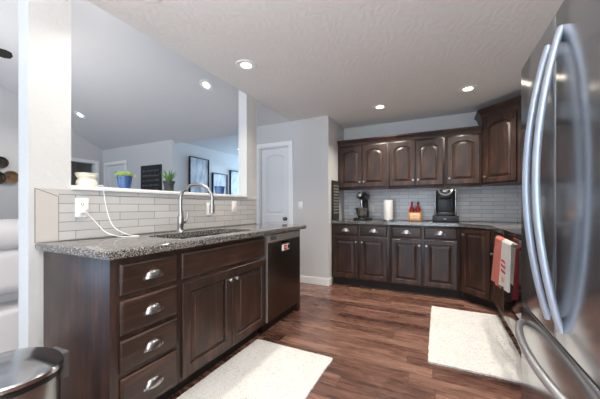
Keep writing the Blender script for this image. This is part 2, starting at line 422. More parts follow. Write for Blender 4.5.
# dishwasher
t = thing('dishwasher', 'dark stainless dishwasher under the island counter end', 'dishwasher', (XF, 2.020, 0), PI/2)
bm = B(); box(bm, .002, .640, .03, .58, .10, .872); obj('tub', bm, M['black'], t)
bm = B(); box(bm, .008, .632, -.024, .028, .115, .795, .006, 3); obj('front_panel', bm, M['steel_dark'], t)
bm = B(); box(bm, .008, .632, -.026, .028, .799, .866, .005, 3); cp = obj('control_panel', bm, mat('panel_steel', (196,194,190), .42, .85), t)
bm = B()
box(bm, .05, .15, -.0275, -.0262, .815, .85, .0004); obj('label_plate', bm, M['grey_plastic'], cp)
bm = B(); box(bm, .0015, .0075, -.026, .028, .115, .866); obj('edge_trim', bm, bpy.data.materials['panel_steel'], t)
bm = B(); box(bm, .03, .61, .05, .5, .0, .0995); obj('toe_kick', bm, M['black'], t)
bm = B(); box(bm, .24, .40, -.0245, -.02, .765, .792, .004); obj('recessed_handle', bm, M['black_gloss'], t)
bm = B(); box(bm, .44, .46, -.0262, -.0243, .25, .268, .0006); obj('badge', bm, M['steel'], t)
t2 = thing('magnet_sign', 'small red and white clean or dirty magnet on the dishwasher front', 'magnet', (XF+.0248, 2.27, .70), PI/2)
bm = B(); box(bm, 0, .14, -.004, -.0002, 0, .055, .0008); obj('plate', bm, M['white_plastic'], t2)
bm = B(); box(bm, .035, .085, -.0065, -.0042, .006, .049, .0008); obj('red_slider', bm, mat('magnet_red', (214,32,40), .4), t2)
bm = B(); box(bm, .105, .135, -.006, -.0042, .008, .047, .0008); obj('black_tab', bm, M['black'], t2)
bm = B(); box(bm, .047, .073, -.0078, -.0066, .024, .031); obj('white_letters', bm, M['white_plastic'], t2)
bm = B(); box(bm, XF+.004-.60, XF-.001, 2.6615, 2.705, .0, .876, .001)
tag(obj('end_panel', bm, M['wood_v']), 'narrow dark wood panel closing the island beyond the dishwasher', 'panel')

# countertop of the island with sink cut-out
CX0, CX1, CY0, CY1, CZ0, CZ1 = XW+.009, -1.278, .722, 2.746, .877, .915
SX0, SX1, SY0, SY1 = -1.74, -1.395, 1.20, 1.96
def rrect(x0, x1, y0, y1, r, n=8):
    out = []
    for cx, cy, a0 in ((x1-r, y1-r, 0), (x0+r, y1-r, 90), (x0+r, y0+r, 180), (x1-r, y0+r, 270)):
        for i in range(n+1):
            a = math.radians(a0+90*i/n); out.append((cx+r*math.cos(a), cy+r*math.sin(a)))
    return out
bm = B()
hole = rrect(SX0, SX1, SY0, SY1, .07, 8); cx, cy = (SX0+SX1)/2, (SY0+SY1)/2
outer = []
corners = [(CX1,CY1),(CX0,CY1),(CX0,CY0),(CX1,CY0)]
n = len(hole)
for i, (x, y) in enumerate(hole):
    q = i//9; k = i % 9; c = corners[q]
    # spread outer points on both sides of each corner
    nxt = corners[(q+1)%4]; prv = corners[(q-1)%4]
    f = (k-4)/4*.42
    tgt = nxt if f > 0 else prv
    outer.append((c[0]+(tgt[0]-c[0])*abs(f), c[1]+(tgt[1]-c[1])*abs(f)))
def ring(P, z): return [bm.verts.new((x, y, z)) for x, y in P]
def inset(P, d):
    return [(min(max(x, CX0+d), CX1-d), min(max(y, CY0+d), CY1-d)) for x, y in P]
h0, h1 = ring(hole, CZ0), ring(hole, CZ1)
rings = [h0, h1, ring(inset(outer,.008), CZ1), ring(inset(outer,.002), CZ1-.004), ring(outer, CZ1-.010), ring(outer, CZ0+.008), ring(inset(outer,.003), CZ0), h0]
for a, b_ in zip(rings, rings[1:]):
    for i in range(n): bm.faces.new((a[i], a[(i+1)%n], b_[(i+1)%n], b_[i]))
tag(obj('countertop', bm, M['granite']), 'speckled grey granite countertop on the island with a sink cut into it', 'countertop')
# sink: two steel bowls
t = thing('sink', 'stainless double bowl sink set under the island granite', 'sink', (0,0,0))
def bowl(y0, y1, nm):
    bm = B(); P = rrect(SX0-.002, SX1+.002, y0, y1, .06, 6); m_ = len(P); cx_, cy_ = (SX0+SX1)/2, (y0+y1)/2
    def rg(s, z, ): return [bm.verts.new((cx_+(x-cx_)*s, cy_+(y-cy_)*s, z)) for x, y in P]
    R_ = [rg(1.03, .8755), rg(1, .8755), rg(.97, .72), rg(.93, .705), rg(.1, .70)]
    for a, b_ in zip(R_, R_[1:]):
        for i in range(m_): bm.faces.new((a[i], a[(i+1)%m_], b_[(i+1)%m_], b_[i]))
    bm.faces.new(R_[-1])
    b1 = obj(nm, bm, M['steel'], t)
    bm = B(); lathe(bm, [(.04,0),(.04,.003),(.03,.004),(.0,.002)], 20, T(cx_, cy_, .701)); obj('drain', bm, M['steel_dark'], b1)
bowl(SY0+.01, 1.575, 'bowl'); bowl(1.595, SY1-.01, 'bowl')

# faucet
fx, fy = -1.80, 1.545
t = thing('faucet', 'brushed nickel gooseneck faucet with pull-down sprayer behind the sink', 'faucet', (fx, fy, .9152))
bm = B(); lathe(bm, [(.030,0),(.030,.006),(.024,.012),(.022,.05),(.0235,.055),(.0235,.12),(.018,.128),(.016,.14),(.013,.15)], 24); obj('base', bm, M['chrome'], t)
pts = [(0,0,.14),(0,0,.24)]
for i in range(0, 13):
    a = PI-i*(PI+.15)/12; pts.append((.135+.135*math.cos(a), (.135+.135*math.cos(a))*.22, .256+.112*math.sin(a)))
bm = B(); tube(bm, pts, .0125, 14, up=(0,1,0)); obj('spout', bm, M['chrome'], t)
e = Vector(pts[-1]); bm = B()
d_ = (Vector(pts[-1])-Vector(pts[-2])).normalized()
tube(bm, [e, e+d_*.02, e+d_*.03, e+d_*.075, e+d_*.09, e+d_*.092], [.0135,.0145,.0175,.0195,.021,.017], 16); obj('spray_head', bm, M['chrome'], t)
bm = B(); tube(bm, [(0,.02,.075),(0,.045,.078)], .013, 14); tube(bm, catmull([(0,.043,.078),(.01,.052,.10),(.015,.056,.135),(.012,.054,.16)], 5), [.008]*5+[.006]*10+[.0075], 10, up=(0,1,0)); obj('lever', bm, M['chrome'], t)

# outlets on tiles
def outlet(name, label, loc, rz, switch=False, group=None, plugged=False):
    t = thing(name, label, 'outlet' if not switch else 'light switch', loc, rz, group)
    bm = B(); box(bm, -.036, .036, -.006, -.0002, -.058, .058, .002); p = obj('cover_plate', bm, M['white_plastic'], t)
    if switch:
        bm = B(); box(bm, -.016, .016, -.009, -.0061, -.032, .032, .001); obj('rocker', bm, M['trim'], p)
    else:
        for z in (-.02, .02):
            bm = B(); box(bm, -.016, .016, -.0075, -.0061, z-.013, z+.013, .0005); s = obj('socket', bm, M['trim'], t)
            bm = B()
            for x in (-.007, .004): box(bm, x, x+.003, -.0079, -.0076, z-.002, z+.008)
            box(bm, -.002, .002, -.0079, -.0076, z-.01, z-.006); obj('slots', bm, M['black'], s)
    return t
xo = XW+.0091
outlet('wall_outlet', 'white outlet on island tile with the warmer cord plugged in', (xo, .940, 1.105), PI/2)
outlet('wall_outlet', 'white outlet on island tile behind the faucet spray head', (xo, 2.00, 1.09), PI/2)
outlet('light_switch', 'white switch plate on island tile at the far end under the ledge', (xo, 2.36, 1.115), PI/2, True)
outlet('wall_outlet', 'white outlet on back wall tile beside the black stand mixer', (-.93, YK-.0085, 1.08), 0)
outlet('light_switch', 'white double switch plate on the grey wall right of the white pantry door', (-1.82, YD-.0005, 1.13), 0, True)

# ---------------------------------------------------------------- back run of base cabinets
YF = 3.835; BD = YK-YF-.009
def run_base(x0, x1, label):
    w_ = x1-x0
    t = thing('base_cabinet', label, 'cabinet', (x0, YF, 0), 0); base_body(t, w_, BD)
    hw = (w_-.06-.03)/2
    for i, x in enumerate((.03, .03+hw+.03)):
        d = drawer(t, x, .715, hw, .138); cup(d, hw/2, .07)
        d = door(t, x, .122, hw, .572, 0, .05); knob(d, (hw-.026 if i == 0 else .026), .572-.07)
    return t
run_base(XK+.002, -.575, 'dark wood base cabinet at left of back wall, under the mixer')
run_base(-.574, .234, 'dark wood base cabinet on back wall under the coffee brewer')
# diagonal corner base
t = thing('corner_base_cabinet', 'angled dark wood corner base cabinet with one raised panel door', 'cabinet', (.235, YF, 0), -PI/4)
def loc2(p, o=(.235, YF), a=PI/4):
    x, y = p[0]-o[0], p[1]-o[1]; return (x*math.cos(a)-y*math.sin(a), x*math.sin(a)+y*math.cos(a))
P = [(.235,YF),(.535,3.535),(XR-.009,3.535),(XR-.009,YK-.009),(.235,YK-.009)]
bm = B(); prism(bm, [loc2(p) for p in P], .1, .876); obj('body', bm, M['wood_v'], t)
P = [(.236,YF+.07),(.285,YF+.07),(.605,3.586),(.605,3.536),(XR-.01,3.536),(XR-.01,YK-.01),(.236,YK-.01)]
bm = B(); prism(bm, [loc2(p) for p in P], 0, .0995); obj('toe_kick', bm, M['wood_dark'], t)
d = door(t, .045, .122, .335, .735, 0, .05); knob(d, .028, .735-.07)
# narrow cabinet between the corner and the range
t = thing('narrow_base_cabinet', 'narrow dark base cabinet between the corner cabinet and the range', 'cabinet', (.535, 3.534, 0), -PI/2)
base_body(t, .64, XR-.535-.009)
d = drawer(t, .03, .715, .58, .138); cup(d, .29, .07)
d = door(t, .03, .122, .58, .572); knob(d, .04, .50)
# granite on the back run
P = [(XK+.002,YK-.009),(XK+.002,3.80),(.222,3.80),(.50,3.522),(.50,2.893),(XR-.009,2.893),(XR-.009,YK-.009)]
bm = B(); prism(bm, P, .877, .915, .006)
tag(obj('countertop', bm, M['granite']), 'speckled granite countertop running along the back wall and around the corner', 'countertop')

# range
t = thing('range', 'black and stainless range with towels on its handle, beside the refrigerator', 'range', (.535, 2.888, 0), -PI/2); RW = .86
bm = B(); box(bm, .002, RW-.002, .0, .59, .13, .905, .002); obj('body', bm, M['black'], t)
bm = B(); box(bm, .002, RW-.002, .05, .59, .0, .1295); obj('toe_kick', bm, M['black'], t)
bm = B(); box(bm, -.003, RW+.003, -.045, .592, .906, .922, .003); obj('cooktop', bm, M['black_gloss'], t)
bm = B(); box(bm, .002, RW-.002, -.035, -.0005, .83, .903, .006, 3); obj('control_panel', bm, M['black_gloss'], t)
bm = B(); box(bm, .004, RW-.004, -.035, -.0005, .335, .824, .006, 3); dr = obj('oven_door', bm, M['black_gloss'], t)
bm = B()
tube(bm, [(.03,-.085,.855),(RW-.008,-.085,.855)], .012, 14, up=(0,0,1))
for x in (.05, RW-.02): tube(bm, [(x,-.030,.80),(x,-.086,.852)], .010, 10)
obj('handle', bm, M['steel'], dr)
bm = B(); box(bm, .004, RW-.004, -.035, -.0005, .165, .327, .006, 3); dr = obj('drawer', bm, mat('drawer_steel', (120,112,106), .14, 1), t)

# towels draped over the range handle (front and back leaves)
def fabric(name, col, check=None):
    m = mat(name, col, .9); t_ = NT(m)
    v = t_.coord((1,1,1))
    if check:
        ck = t_.n('ShaderNodeTexChecker'); ck.inputs['Scale'].default_value = 90; ck.inputs[1].default_value = lin(col); ck.inputs[2].default_value = lin(check)
        t_.l(v, ck.inputs[0]); t_.l(ck.outputs[0], t_.b.inputs['Base Color'])
    t_.bump(t_.noise(v, 300, 2), .3, .002); return m
hx = .535-.085; hz = .855
def towel(name, label, y0, y1, zf, zb, m, skew=0, flare=.01, fold=0):
    """y0 far side, y1 near side; hangs over the bar at x=hx"""
    t = thing(name, label, 'towel', (hx, (y0+y1)/2, zf)); bm = B(); N, K = 14, 26; hw = (y0-y1)/2; rr = .0165
    path = []
    for i in range(12): path.append((-rr-.012*(1-i/11)-.006, zf+(hz-zf)*i/11, 1-i/11))
    for i in range(1, 8): a = PI-i*PI/8; path.append((rr*1.1*math.cos(a), hz+rr*1.1*math.sin(a), 0))
    for i in range(12): path.append((rr+.004, hz+(zb-hz)*i/11, .0))
    g = []
    for x, z, s in path:
        row = []
        for k in range(N+1):
            u = k/N*2-1
            fold = .006*math.sin(u*5+1)*(.3+s)
            row.append(bm.verts.new((x+fold*(1 if x < 0 else .3), u*hw*(1+flare*s*10)+skew*s, z-zf-.004*math.sin(u*3)*s)))
        g.append(row)
    for a, b_ in zip(g, g[1:]):
        for k in range(N): bm.faces.new((a[k], a[k+1], b_[k+1], b_[k]))
    bmesh.ops.solidify(bm, geom=list(bm.faces), thickness=.003)
    o = obj('cloth', bm, m, t)
    if fold:
        o2 = bpy.data.objects.new('folded_layer', o.data.copy()); C.objects.link(o2); o2.parent = t; o2.location = (.002, -(y0-y1)/2-fold/2, .012); o2.scale = (.93, fold/(y0-y1), .97)
    return t
towel('kitchen_towel', 'coral checked towel hanging at the far end of the range handle', 2.80, 2.545, .49, .60, fabric('coral_cloth', (232,118,104), (246,176,160)), .085, .012)
tw = towel('kitchen_towel', 'white towel with red writing and orange print on the range handle', 2.53, 2.27, .535, .56, fabric('white_cloth', (248,246,242)), .03, .008, .14)
towel('kitchen_towel', 'dark red towel hanging at the near end of the range handle', 2.12, 2.06, .55, .56, fabric('burgundy_cloth', (112,26,34)), 0, 0)
# printed marks on the white towel: three lines of red writing and a small round orange print
random.seed(3)
pr = B()
def stroke(bm, pts, r=.0028): tube(bm, pts, r, 5, up=(1,0,0))
for li, zz in enumerate((.185, .150, .113)):
    y = .055
    while y > -.055:
        hgt = random.choice((.013, .017)); q = [(-.040, y, zz), (-.040, y-.006, zz+hgt), (-.040, y-.012, zz+.002), (-.040, y-.017, zz+hgt*.6)]
        stroke(pr, q, .0024); y -= .022
obj('red_writing', pr, mat('red_print', (176,40,52), .8), tw)
bm = B(); lathe(bm, [(.018,0),(.018,.004),(0,.005)], 20, T(-.041, -.005, .062) @ Ry(-PI/2)); tube(bm, [(-.043,-.025,.05),(-.043,.025,.076)], .003, 6); obj('orange_print', bm, mat('orange_print', (226,158,56), .8), tw)

# ---------------------------------------------------------------- upper cabinets
YU = 4.12; UD = YK-YU-.009
def crown(t, pts_out, z0, z1, proj, m=M['wood_h']):
    """moulding along a polyline of (x,y) local points; outward = to the right of travel turned; profile steps"""
    prof = [(0,0),(.006,0),(.010,.012),(.022,.035),(.036,.055),(.040,.062),(.040,1)]
    zz = z1-z0
    prof = [(0,0),(.006,0),(.010,zz*.18),(.018,zz*.42),(proj*.8,zz*.72),(proj,zz*.8),(proj,zz),(0,zz)]
    n = len(pts_out); bm = B(); R_ = []
    P = [Vector((p[0], p[1])) for p in pts_out]
    for i in range(n):
        d1 = (P[i]-P[i-1]).normalized() if i > 0 else None; d2 = (P[i+1]-P[i]).normalized() if i < n-1 else None
        nn = [Vector((d.y, -d.x)) for d in (d1, d2) if d is not None]
        nv = sum(nn, Vector((0,0))); nv = nv.normalized(); k = 1/max(.3, nv.dot(nn[0]))
        R_.append([bm.verts.new((P[i].x+nv.x*k*a, P[i].y+nv.y*k*a, z0+b_)) for a, b_ in prof])
    m_ = len(prof)
    for a, b_ in zip(R_, R_[1:]):
        for i in range(m_): bm.faces.new((a[i], a[(i+1)%m_], b_[(i+1)%m_], b_[i]))
    bm.faces.new(R_[0]); bm.faces.new(R_[-1]); obj('crown_molding', bm, m, t, ang=25)
UZ0, UZ1 = 1.385, 2.045
def upper(x0, x1, nd, label, firstknob=1):
    w_ = x1-x0; t = thing('wall_cabinet', label, 'cabinet', (x0, YU, UZ0), 0)
    bm = B(); box(bm, 0, w_, 0, UD, 0, UZ1-UZ0, .001); obj('body', bm, M['wood_v'], t)
    bm = B(); box(bm, 0, w_, .001, .02, -.022, -.0005, .003); obj('light_rail', bm, M['wood_h'], t)
    crown(t, [(0,-.0005),(w_,-.0005)], UZ1-UZ0-.012, UZ1-UZ0+.068, .045)
    hh = UZ1-UZ0-.06
    if nd == 2:
        hw = (w_-.05-.008)/2
        for i, x in enumerate((.025, .025+hw+.008)):
            d = door(t, x, .022, hw, hh, .05, .052); knob(d, hw-.026 if i == 0 else .026, .07)
    else:
        d = door(t, .025, .022, w_-.05, hh, .05, .052); knob(d, .026, .07)
upper(XK+.002, -.632, 2, 'leftmost dark upper cabinet with two arched doors, over the mixer')
upper(-.631, .082, 2, 'middle dark upper cabinet with two arched doors, above paper towel and bottles')
upper(.083, .488, 1, 'single door arched dark upper cabinet next to the taller corner cabinet')
t = thing('corner_wall_cabinet', 'taller angled dark upper corner cabinet with one arched door', 'cabinet', (.49, YU, UZ0), -PI/4)
P = [(.49,YU),(.81,3.80),(XR-.009,3.80),(XR-.009,YK-.009),(.49,YK-.009)]
LP = [loc2(p, (.49, YU)) for p in P]
bm = B(); prism(bm, LP, 0, .835); obj('body', bm, M['wood_v'], t)
crown(t, [LP[4], (LP[0][0], LP[0][1]-.0005), (LP[1][0], LP[1][1]-.0005), LP[2]], .822, .925, .05)
d = door(t, .035, .022, .38, .772, .05, .052); knob(d, .026, .07)

# ---------------------------------------------------------------- refrigerator
FX, FY0, FY1 = .363, .790, 1.700
t = thing('refrigerator', 'tall stainless french door refrigerator with bowed bar handles at right', 'refrigerator', (FX, FY1, 0), -PI/2)
FW = FY1-FY0
bm = B(); box(bm, .004, FW-.004, .065, XR-FX-.01, .02, 1.765, .003); obj('body', bm, M['fridge_side'], t)
bm = B(); box(bm, .02, FW-.02, .09, XR-FX-.03, 0, .0195); obj('feet_plinth', bm, M['black'], t)
def fdoor(x0, x1, z0, z1, nm):
    bm = B(); box(bm, x0, x1, 0, .062, z0, z1, .008, 3); return obj(nm, bm, M['fridge'], t)
sm = FY1-1.257
dl = fdoor(.0, sm-.002, .652, 1.780, 'door'); dr = fdoor(sm+.002, FW, .652, 1.780, 'door'); fz = fdoor(0, FW, .05, .644, 'freezer_drawer')
def vhandle(par, x):
    z0, z1 = .70, 1.70; pts = []
    for i in range(25):
        s = i/24; pts.append((x, .001-.066*math.sin(PI*s)**.85, z0+(z1-z0)*s))
    bm = B(); tube(bm, pts, .0145, 16, sx=.75, sy=1.15, up=(1,0,0)); obj('handle', bm, M['handle'], par)
vhandle(dl, FY1-1.327); vhandle(dr, FY1-1.205)
pts = []
for i in range(25):
    s = i/24; pts.append((.075+(FW-.15)*s, -.010-.060*math.sin(PI*s)**.6, .575))
bm = B(); tube(bm, pts, .0145, 14, up=(0,0,1)); obj('handle', bm, mat('bright_steel', (206,206,208), .34, .8), fz)

# ---------------------------------------------------------------- rugs
def rug_mat():
    m = mat('white_tufted_rug', (232,230,224), .95); t_ = NT(m); v = t_.coord()
    a = t_.noise(v, 60, 3); wv = t_.n('ShaderNodeTexVoronoi', feature='DISTANCE_TO_EDGE'); wv.inputs['Scale'].default_value = 9; nn = t_.n('ShaderNodeTexNoise'); nn.inputs['Scale'].default_value = 9; t_.l(v, nn.inputs['Vector']); ma = t_.n('ShaderNodeVectorMath', operation='ADD'); t_.l(v, ma.inputs[0]); t_.l(nn.outputs['Color'], ma.inputs[1]); t_.l(ma.outputs[0], wv.inputs['Vector'])
    e_ = t_.mathn('LESS_THAN', wv.outputs[0], .025)
    t_.l(t_.ramp(t_.mathn('MULTIPLY', e_, t_.noise(v, 6, 2)), [(.0, (222,221,217)), (.9, (168,166,162))]), t_.b.inputs['Base Color'])
    t_.bump(t_.mathn('SUBTRACT', a, t_.mathn('MULTIPLY', e_, .7)), .8, .007); return m
M['rug'] = rug_mat()
def rug(label, x0, x1, y0, y1, seed):
    random.seed(seed); bm = B(); nx, ny = 24, 40
    cxx, cyy = (x0+x1)/2, (y0+y1)/2
    for lev in (0, 1):
        pass
    P = []
    N = 60
    for i in range(N): P.append((x0+(x1-x0)*i/N, y0+random.uniform(-.003,.003)))
    for i in range(N): P.append((x1+random.uniform(-.003,.003), y0+(y1-y0)*i/N))
    for i in range(N): P.append((x1-(x1-x0)*i/N, y1+random.uniform(-.003,.003)))
    for i in range(N): P.append((x0+random.uniform(-.003,.003), y1-(y1-y0)*i/N))
    P = [(x-cxx, y-cyy) for x, y in P]
    prism(bm, P, .0005, .012, .003); o = obj('rug', bm, M['rug']); o.location = (cxx, cyy, 0)
    return tag(o, label, 'rug')
rug('white tufted rug on the wood floor along the island sink cabinet', -1.345, -.685, .78, 1.932, 1)
rug('white tufted rug on the wood floor in front of the range', -.065, .545, 2.19, 3.43, 2)

# ---------------------------------------------------------------- recessed ceiling lights
def can(label, loc, tilt=None, power=CAN_POWER, col=(1, .91, .81), visible=True):
    t = thing('ceiling_light', label, 'ceiling light', loc, 0, None)
    if tilt: t.rotation_euler = tilt
    bm = B(); lathe(bm, [(.046,-.0002),(.096,-.0002),(.094,-.005),(.085,-.008),(.060,-.0045),(.048,-.003)], 32, closed=False)
    bm.faces.ensure_lookup_table(); obj('trim_ring', bm, M['trim'], t)
    bm = B(); lathe(bm, [(.0475,-.001),(.0475,-.0035),(.03,-.008),(0,-.010)], 32); obj('lens', bm, M['lamp'], t)
    l = bpy.data.lights.new('can_light', 'AREA'); l.shape = 'DISK'; l.size = .09; l.energy = power; l.color = col
    l.spread = 2.2; o = bpy.data.objects.new('lamp_light', l); C.objects.link(o); o.parent = t; o.location = (0,0,-.014)
    return t
can('round recessed light in kitchen ceiling near the white pillar top', (-1.556, 2.054, ZC), None, 9)
can('round recessed light in kitchen ceiling above the sink', (-1.56, 1.08, ZC), None, 5)
can('round recessed light in kitchen ceiling in front of the left upper cabinets', (-.667, 3.67, ZC))
can('round recessed light in kitchen ceiling near the corner upper cabinet', (.293, 3.53, ZC))
can('round recessed light in kitchen ceiling above the range front', (.52, 1.95, ZC))
can('round recessed light in kitchen ceiling behind the camera', (-.5, -.6, ZC))
vt = (-math.atan(.5), 0, 0)
can('recessed light in the sloped living room ceiling, seen left of the far pillar', (-2.87, 2.894, ZC+.5*(YD-2.894)-.001-.5*0), vt, 5)
can('recessed light in the sloped living room ceiling above the white warmer', (-5.95, 2.85, ZC+.5*(YD-2.85)-.001), vt, 8)
can('recessed light in the bluish hall ceiling above the framed pictures', (-3.95, 5.0, ZC), None, 4, (.7,.85,1))

# ---------------------------------------------------------------- things on the ledge (top z=1.238)
LZ = 1.2385
xl_ = XW-.045
def pot(bm, r0, r1, h, th=.004):
    lathe(bm, [(r0*.98,0),(r0,.002),(r1,h),(r1-th,h),(r1-th-.001,h-.012),(0,h-.012)], 28)
# wax warmer with its cord
t = thing('wax_warmer', 'squat white ceramic wax warmer on the ledge with a white cord', 'warmer', (xl_, .995, LZ))
bm = B(); lathe(bm, [(.044,0),(.052,.006),(.056,.022),(.053,.036),(.045,.046),(.050,.058),(.058,.066),(.056,.070),(.0,.066)], 32)
obj('base', bm, mat('cream_ceramic', (238,232,216), .3), t)
bm = B(); lathe(bm, [(.056,.0705),(.060,.076),(.062,.084),(.058,.084),(.052,.076),(0,.074)], 32); obj('dish', bm, mat('pale_dish', (234,232,214), .3), t)
cw = mat('white_cord', (240,240,238), .4)
W0 = Vector((xl_, .995, LZ))
cp_ = [(XW+.016,.948,1.083),(XW+.03,.96,1.07),(XW+.05,1.01,1.00),(XW+.08,1.04,.95),(XW+.14,1.09,.922),(XW+.20,1.16,.9195),(XW+.17,1.19,.9195),(XW+.11,1.16,.927),(XW+.06,1.10,.98),(XW+.040,1.07,1.08),(XW+.034,1.055,1.19),(XW+.030,1.05,1.243),(xl_+.03,1.046,1.246)]
bm = B(); tube(bm, [Vector(p)-W0 for p in catmull(cp_, 8)], .0028, 8); obj('cord', bm, cw, t)
bm = B(); box(bm, -.011, .011, -.026, 0, -.013, .013, .004, 2, T(*(Vector((XW+.0175,.940,1.085))-W0)) @ Rz(PI/2)); obj('plug', bm, cw, t)
# blue pot, pale succulent
def rosette(bm, c, R, n, tilt, ln, wd):
    for i in range(n):
        a = i*2.399; k = i/n; el = tilt+(1-k)*1.1-.1
        d = Vector((math.cos(a)*math.cos(el), math.sin(a)*math.cos(el), math.sin(el)))
        s = Vector((-math.sin(a), math.cos(a), 0)); L_ = ln*(.5+.5*k)
        u = d.cross(s)
        o = Vector(c); rows = []
        for f, wf in ((0,.5),(.45,1),(.8,.8),(1,.08)):
            p = o+d*L_*f+Vector((0,0,.15*L_*f*f)); rows.append([bm.verts.new(p+s*wd*wf*.5), bm.verts.new(p-u*wd*.12*wf), bm.verts.new(p-s*wd*wf*.5), bm.verts.new(p+u*wd*.14*wf)])
        for a_, b_ in zip(rows, rows[1:]):
            for q in range(4): bm.faces.new((a_[q], a_[(q+1)%4], b_[(q+1)%4], b_[q]))
        bm.faces.new(rows[0]); bm.faces.new(rows[-1])
M['leaf_pale'] = mat('pale_green_leaf', (176,196,112), .5); M['leaf'] = mat('green_leaf', (74,116,52), .45)
M['soil'] = mat('potting_soil', (48,38,32), .9)
def blue_glaze():
    m = mat('blue_glaze', (48,84,140), .25); t_ = NT(m); t_.l(t_.ramp(t_.noise(t_.coord((1,1,.6)), 14, 3), [(.3,(34,62,112)),(.7,(78,114,166))]), t_.b.inputs['Base Color']); return m
M['blue'] = blue_glaze()
t = thing('potted_succulent', 'pale green succulent in a large blue glazed pot on the ledge', 'plant', (xl_, 1.235, LZ))
bm = B(); pot(bm, .037, .050, .092); obj('pot', bm, M['blue'], t)
bm = B(); random.seed(5); rosette(bm, (0,0,.082), .03, 34, .0, .082, .026)
for k in range(6):
    a = k*1.05; rosette(bm, (.036*math.cos(a), .036*math.sin(a), .088), .02, 12, .1, .045, .018)
obj('foliage', bm, M['leaf_pale'], t)
# aloe in dark pot
t = thing('potted_aloe', 'spiky green aloe in a dark ribbed pot on the ledge', 'plant', (xl_, 1.60, LZ))
bm = B(); lathe(bm, [(.034,0),(.036,.003),(.0375,.02),(.0355,.023),(.039,.043),(.037,.046),(.041,.066),(.046,.068),(.047,.085),(.043,.085),(.042,.073),(0,.073)], 28); obj('pot', bm, mat('charcoal_pot', (46,48,50), .6), t)
bm = B(); random.seed(11)
for i in range(15):
    a = i*2.399; out = .25+.55*(i/15); L_ = .115-.03*(i/15)
    b0 = Vector((.010*math.cos(a), .010*math.sin(a), .074)); pts = [b0+Vector((math.cos(a)*out*L_*s*(.6+.5*s), math.sin(a)*out*L_*s*(.6+.5*s), L_*s*(1-.15*s*out))) for s in (0,.25,.5,.75,1)]
    tube(bm, pts, [.0085,.0095,.0075,.0045,.0006], 8, sy=.5)
obj('foliage', bm, M['leaf'], t)
# small blue pot
t = thing('small_plant_pot', 'small blue pot with a low pale plant at the far end of the ledge', 'plant', (xl_, 2.20, LZ))
bm = B(); pot(bm, .040, .052, .080); obj('pot', bm, M['blue'], t)
bm = B(); rosette(bm, (0,0,.066), .02, 22, .0, .045, .02); obj('foliage', bm, M['leaf_pale'], t)

# ---------------------------------------------------------------- living room and hall decor
M['board'] = mat('chalk_black', (38,38,40), .8); M['chalk'] = mat('chalk_grey', (140,140,140), .9)
def scribble(bm, x0, x1, z, h, y, r, seed, gap=.25):
    random.seed(seed); x = x0
    while x < x1:
        wl = random.uniform(.5, 1.6)*h*2
        xe = min(x1, x+wl); n_ = max(3, int((xe-x)/(h*.35)))
        pts = [(x+(xe-x)*i/n_, y, z+(h*random.uniform(.55,1) if i % 2 else 0)) for i in range(n_+1)]
        tube(bm, pts, r, 4, up=(0,1,0)); x = xe+h*gap*2
t = thing('chalkboard_sign', 'dark chalkboard sign with rows of grey lettering on living room wall', 'sign', (-5.42, YD-.001, 1.16))
bm = B(); box(bm, 0, .60, -.03, 0, 0, .78, .004); obj('board', bm, M['board'], t)
bm = B()
for i in range(7): scribble(bm, .06, .54, .08+i*.095, .04, -.031, .003, i)
obj('lettering', bm, M['chalk'], t)
def picture(label, y0, y1, z0, z1, seed):
    t = thing('framed_picture', label, 'picture', (XH+.0005, y0, z0), PI/2); w_, h_ = y1-y0, z1-z0
    bm = B(); f = .014; D = -.05
    box(bm, 0, f, D, 0, 0, h_, .002); box(bm, w_-f, w_, D, 0, 0, h_, .002); box(bm, f, w_-f, D, 0, 0, f, .002); box(bm, f, w_-f, D, 0, h_-f, h_, .002)
    obj('frame', bm, M['black'], t)
    m = mat('print', (170,185,200), .25); q = NT(m); v = q.coord((1,1,.35))
    q.l(q.ramp(q.noise(v, 9+seed, 4, .6), [(.3,(120,130,142)),(.5,(184,192,200)),(.7,(220,224,228))]), q.b.inputs['Base Color'])
    bm = B(); box(bm, f+.0005, w_-f-.0005, -.022, -.012, f+.0005, h_-f-.0005); obj('print', bm, m, t)
picture('large black framed misty print on the hall wall, nearest of three', 4.09, 4.62, 1.05, 2.14, 0)
picture('black framed print in the middle of the hall wall, lowest of three', 4.74, 5.22, 1.10, 1.88, 2)
picture('black framed print deepest along the hall wall behind the white pillar', 5.33, 5.95, 1.05, 2.00, 4)
# metal disc wall decor on the far left wall
t = thing('wall_decor', 'cluster of dark metal discs hung on the living room wall at far left', 'wall decor', (XL+.001, 2.15, 1.80), PI/2)
dm = mat('aged_metal', (78,72,66), .35, .9)
dm2 = mat('bronze_metal', (150,122,92), .35, .9)
for i, (y, z, r, m_) in enumerate(((-.10,.08,.10,dm),(.03,-.165,.112,dm2),(-.15,-.19,.115,dm),(-.36,.02,.12,dm),(-.32,.30,.12,dm2),(-.58,-.12,.13,dm))):
    bm = B(); lathe(bm, [(0,.008),(r*.25,.012),(r*.3,.004),(r*.7,.010),(r*.75,.022),(r,.028),(r,.024),(r*.72,.004),(0,.0)], 28, T(y, -.006-.004*i, z) @ Rx(PI/2)); obj('disc', bm, m_, t)
